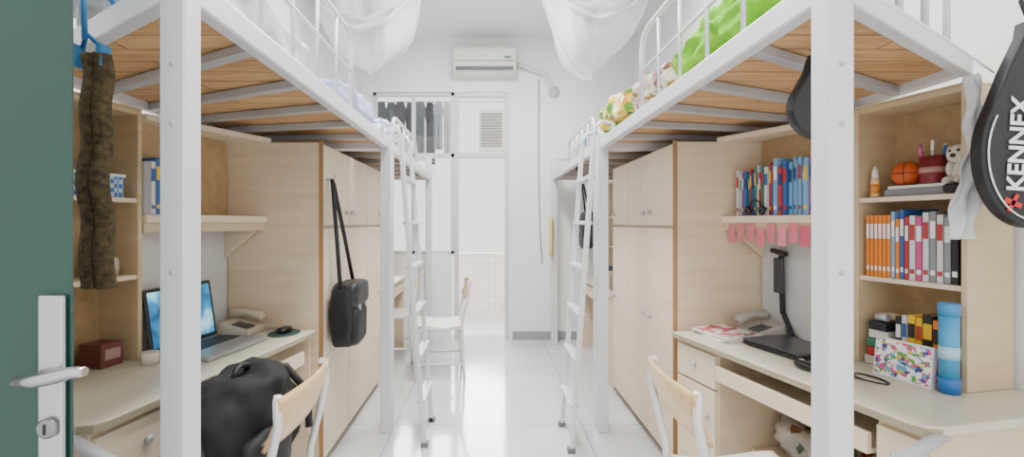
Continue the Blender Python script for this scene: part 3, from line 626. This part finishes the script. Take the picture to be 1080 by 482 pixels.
# ---------- racket bags ----------
def racket(cx,cz,y,rx,rz,top,lab,text=None):
    e=thing("racket_bag",(cx,y,cz-rz),lab,"racket bag")
    def outline(k):
        P=[(cx+rx*k*math.cos(a),cz+rz*k*math.sin(a)) for a in [math.radians(35-250*i/32) for i in range(33)]]
        w=.03*k
        return P+[(cx-rx*k*.5,cz+rz*k*1.15),(cx-w,cz+rz*1.6),(cx-w*.8,top),(cx+w*.8,top),(cx+w,cz+rz*1.6),(cx+rx*k*.5,cz+rz*k*1.15)]
    g=G(); P=outline(1); a=[g.v((x,y,z)) for x,z in P]; b=[g.v((x,y+.035,z)) for x,z in P]; g.face(a); g.face(b[::-1])
    for i in range(len(P)): g.face([a[i],a[(i+1)%len(P)],b[(i+1)%len(P)],b[i]],True)
    g.done("cover",black,parent=e,bevel=.006)
    if text:
        P=outline(.9)[:33]; G().tube([(x,y-.003,z) for x,z in P],.0022,6).done("piping",white,parent=e)
    hs=.1 if text else .02
    G().tube([(cx,y+.015,top-.005),(cx-.02,y+.02,top+hs*.6),(cx,y+.03,top+hs),(cx+.02,y+.03,top+hs*.5)],.006,6).done("strap",black,parent=e)
    if text:
        cu=bpy.data.curves.new("txt",'FONT'); cu.body=text; cu.size=.066; cu.extrude=.001; cu.offset=.0016
        to=bpy.data.objects.new("t",cu); COL.objects.link(to); bpy.context.view_layer.update()
        me=bpy.data.meshes.new_from_object(to.evaluated_get(bpy.context.evaluated_depsgraph_get())); bpy.data.objects.remove(to)
        ob=bpy.data.objects.new("lettering",me); COL.objects.link(ob); me.materials.clear(); me.materials.append(white)
        ob.parent=e; ob.location=Vector((cx-.040,y-.003,cz-.105))-Vector((cx,y,cz-rz)); ob.rotation_euler=(math.pi/2,-math.pi/2+.06,0)
        g=G(); g.bar((cx-.090,y-.003,cz-.125),(cx-.045,y-.003,cz-.145),.002,.014); g.bar((cx-.055,y-.003,cz-.112),(cx-.080,y-.003,cz-.158),.002,.010); g.done("emblem",mat('#d0202a'),parent=e)
    return e
racket(1.51,1.49,1.28,.15,.205,1.86,"black racket bag with white lettering and red emblem hanging from bed","KENNEX")
racket(.905,1.612,1.25,.085,.085,1.762,"plain black rounded racket cover hanging behind bed post")
# plastic bag hanging
g=G(); g.sheet(lambda u,v:(1.468+.02*math.sin(v*5)+(u-.5)*(.015+.07*math.sin(min(1,v*1.2)*2.0)),1.415+.012*math.sin(u*13+v*8)+.008*math.sin(v*25+u*5),1.75-v*.50),18,34); g.done("plastic_bag",mat('#eef0f1',.25,0,.12,45,alpha=.93),label="crumpled white plastic bag hanging beside bookcase",cat="plastic bag",solid=.003)
G().tube([(.76,.95,1.78),(1.1,1.12,1.745),(1.48,1.36,1.74)],.003,6).done("white_cord",white,label="thin white cord strung under the bed frame",cat="cord")
e=thing("snack_bag",FR((.50,.38,.28)),"crumpled plastic bag with snack packets under desk","bag")
G(FR).blob((.50,.38,.36),(.34,.24,.14),.03,5,4,16,11,.006).done("bag_contents",voromat("snacks",[(0,'#a8a59e'),(.4,'#7a4a2a'),(.5,'#b8b2a6'),(.72,'#4a5a48'),(.82,'#83301f'),(.9,'#9a8440')],22,.35,.06),parent=e)
G(FR).blob((.46,.37,.47),(.10,.08,.07),.015,8,3,8,12,.004).done("bag_knot",mat('#c9c7c2',.3,0,.15,40),parent=e)
# ---------- entrance door ----------
dm=mat('#17443c',.4,0,.12,3)
g=G(); g.prism([(-.672,.75),(-.705,.79),(-1.47,.73),(-1.47,.69)],0,2.1)
dd=g.done("door_1",dm,kind='structure',bevel=.002); W[dd.name]=Vector((0,0,0))
e=dd
G().box(-.718,-.676,.738,.747,.90,1.185).done("handle_plate",chrome,parent=e,bevel=.008)
G().tube([(-.686,.742,1.058),(-.684,.722,1.058)],.012,14).tube([(-.623,.718,1.070),(-.64,.718,1.069),(-.67,.718,1.062),(-.70,.718,1.055),(-.733,.72,1.052)],[.007,.0095,.0115,.0105,.009],12).done("lever_handle",chrome,parent=e)
g=G(); g.M=Matrix.Translation((-.697,.738,.975))@Matrix.Rotation(math.pi/2,4,'X'); g.lathe([(.016,0),(.016,.006),(.012,.009)],seg=24); g.done("lock_cylinder",mat('#8d8d92',.3,.8),parent=e)
g=G(); g.M=Matrix.Translation((-.697,.7285,.975)); g.box(-.0015,.0015,-.001,.001,-.008,.008); g.done("keyhole",black,parent=e)
# ---------- lights ----------
w=bpy.data.worlds.new("sky"); SC.world=w; w.use_nodes=True
w.node_tree.nodes["Background"].inputs[0].default_value=(1,.985,.955,1); w.node_tree.nodes["Background"].inputs[1].default_value=2.1
def area(x,y,z,sx,sy,p,rot=(0,0,0),c=(1,.99,.97)):
    l=bpy.data.lights.new("ceiling_lamp",'AREA'); l.shape='RECTANGLE'; l.size=sx; l.size_y=sy; l.energy=p; l.color=c
    o=bpy.data.objects.new("ceiling_lamp",l); COL.objects.link(o); o.location=(x,y,z); o.rotation_euler=rot
area(0,1.2,3.3,.3,1.2,65); area(0,3.2,3.3,.3,1.2,95)
l=bpy.data.lights.new("sun",'SUN'); l.energy=6; l.angle=.5; o=bpy.data.objects.new("sun",l); COL.objects.link(o); o.rotation_euler=(math.radians(-58),0,math.radians(4))
# camera
cd=bpy.data.cameras.new("camera"); c=bpy.data.objects.new("camera",cd); COL.objects.link(c)
c.location=(0,0,1.3); c.rotation_euler=(math.pi/2,0,0); cd.sensor_width=36; cd.lens=490/1080*36; cd.shift_x=25/1080; cd.shift_y=-6/1080; cd.clip_start=.02
SC.camera=c
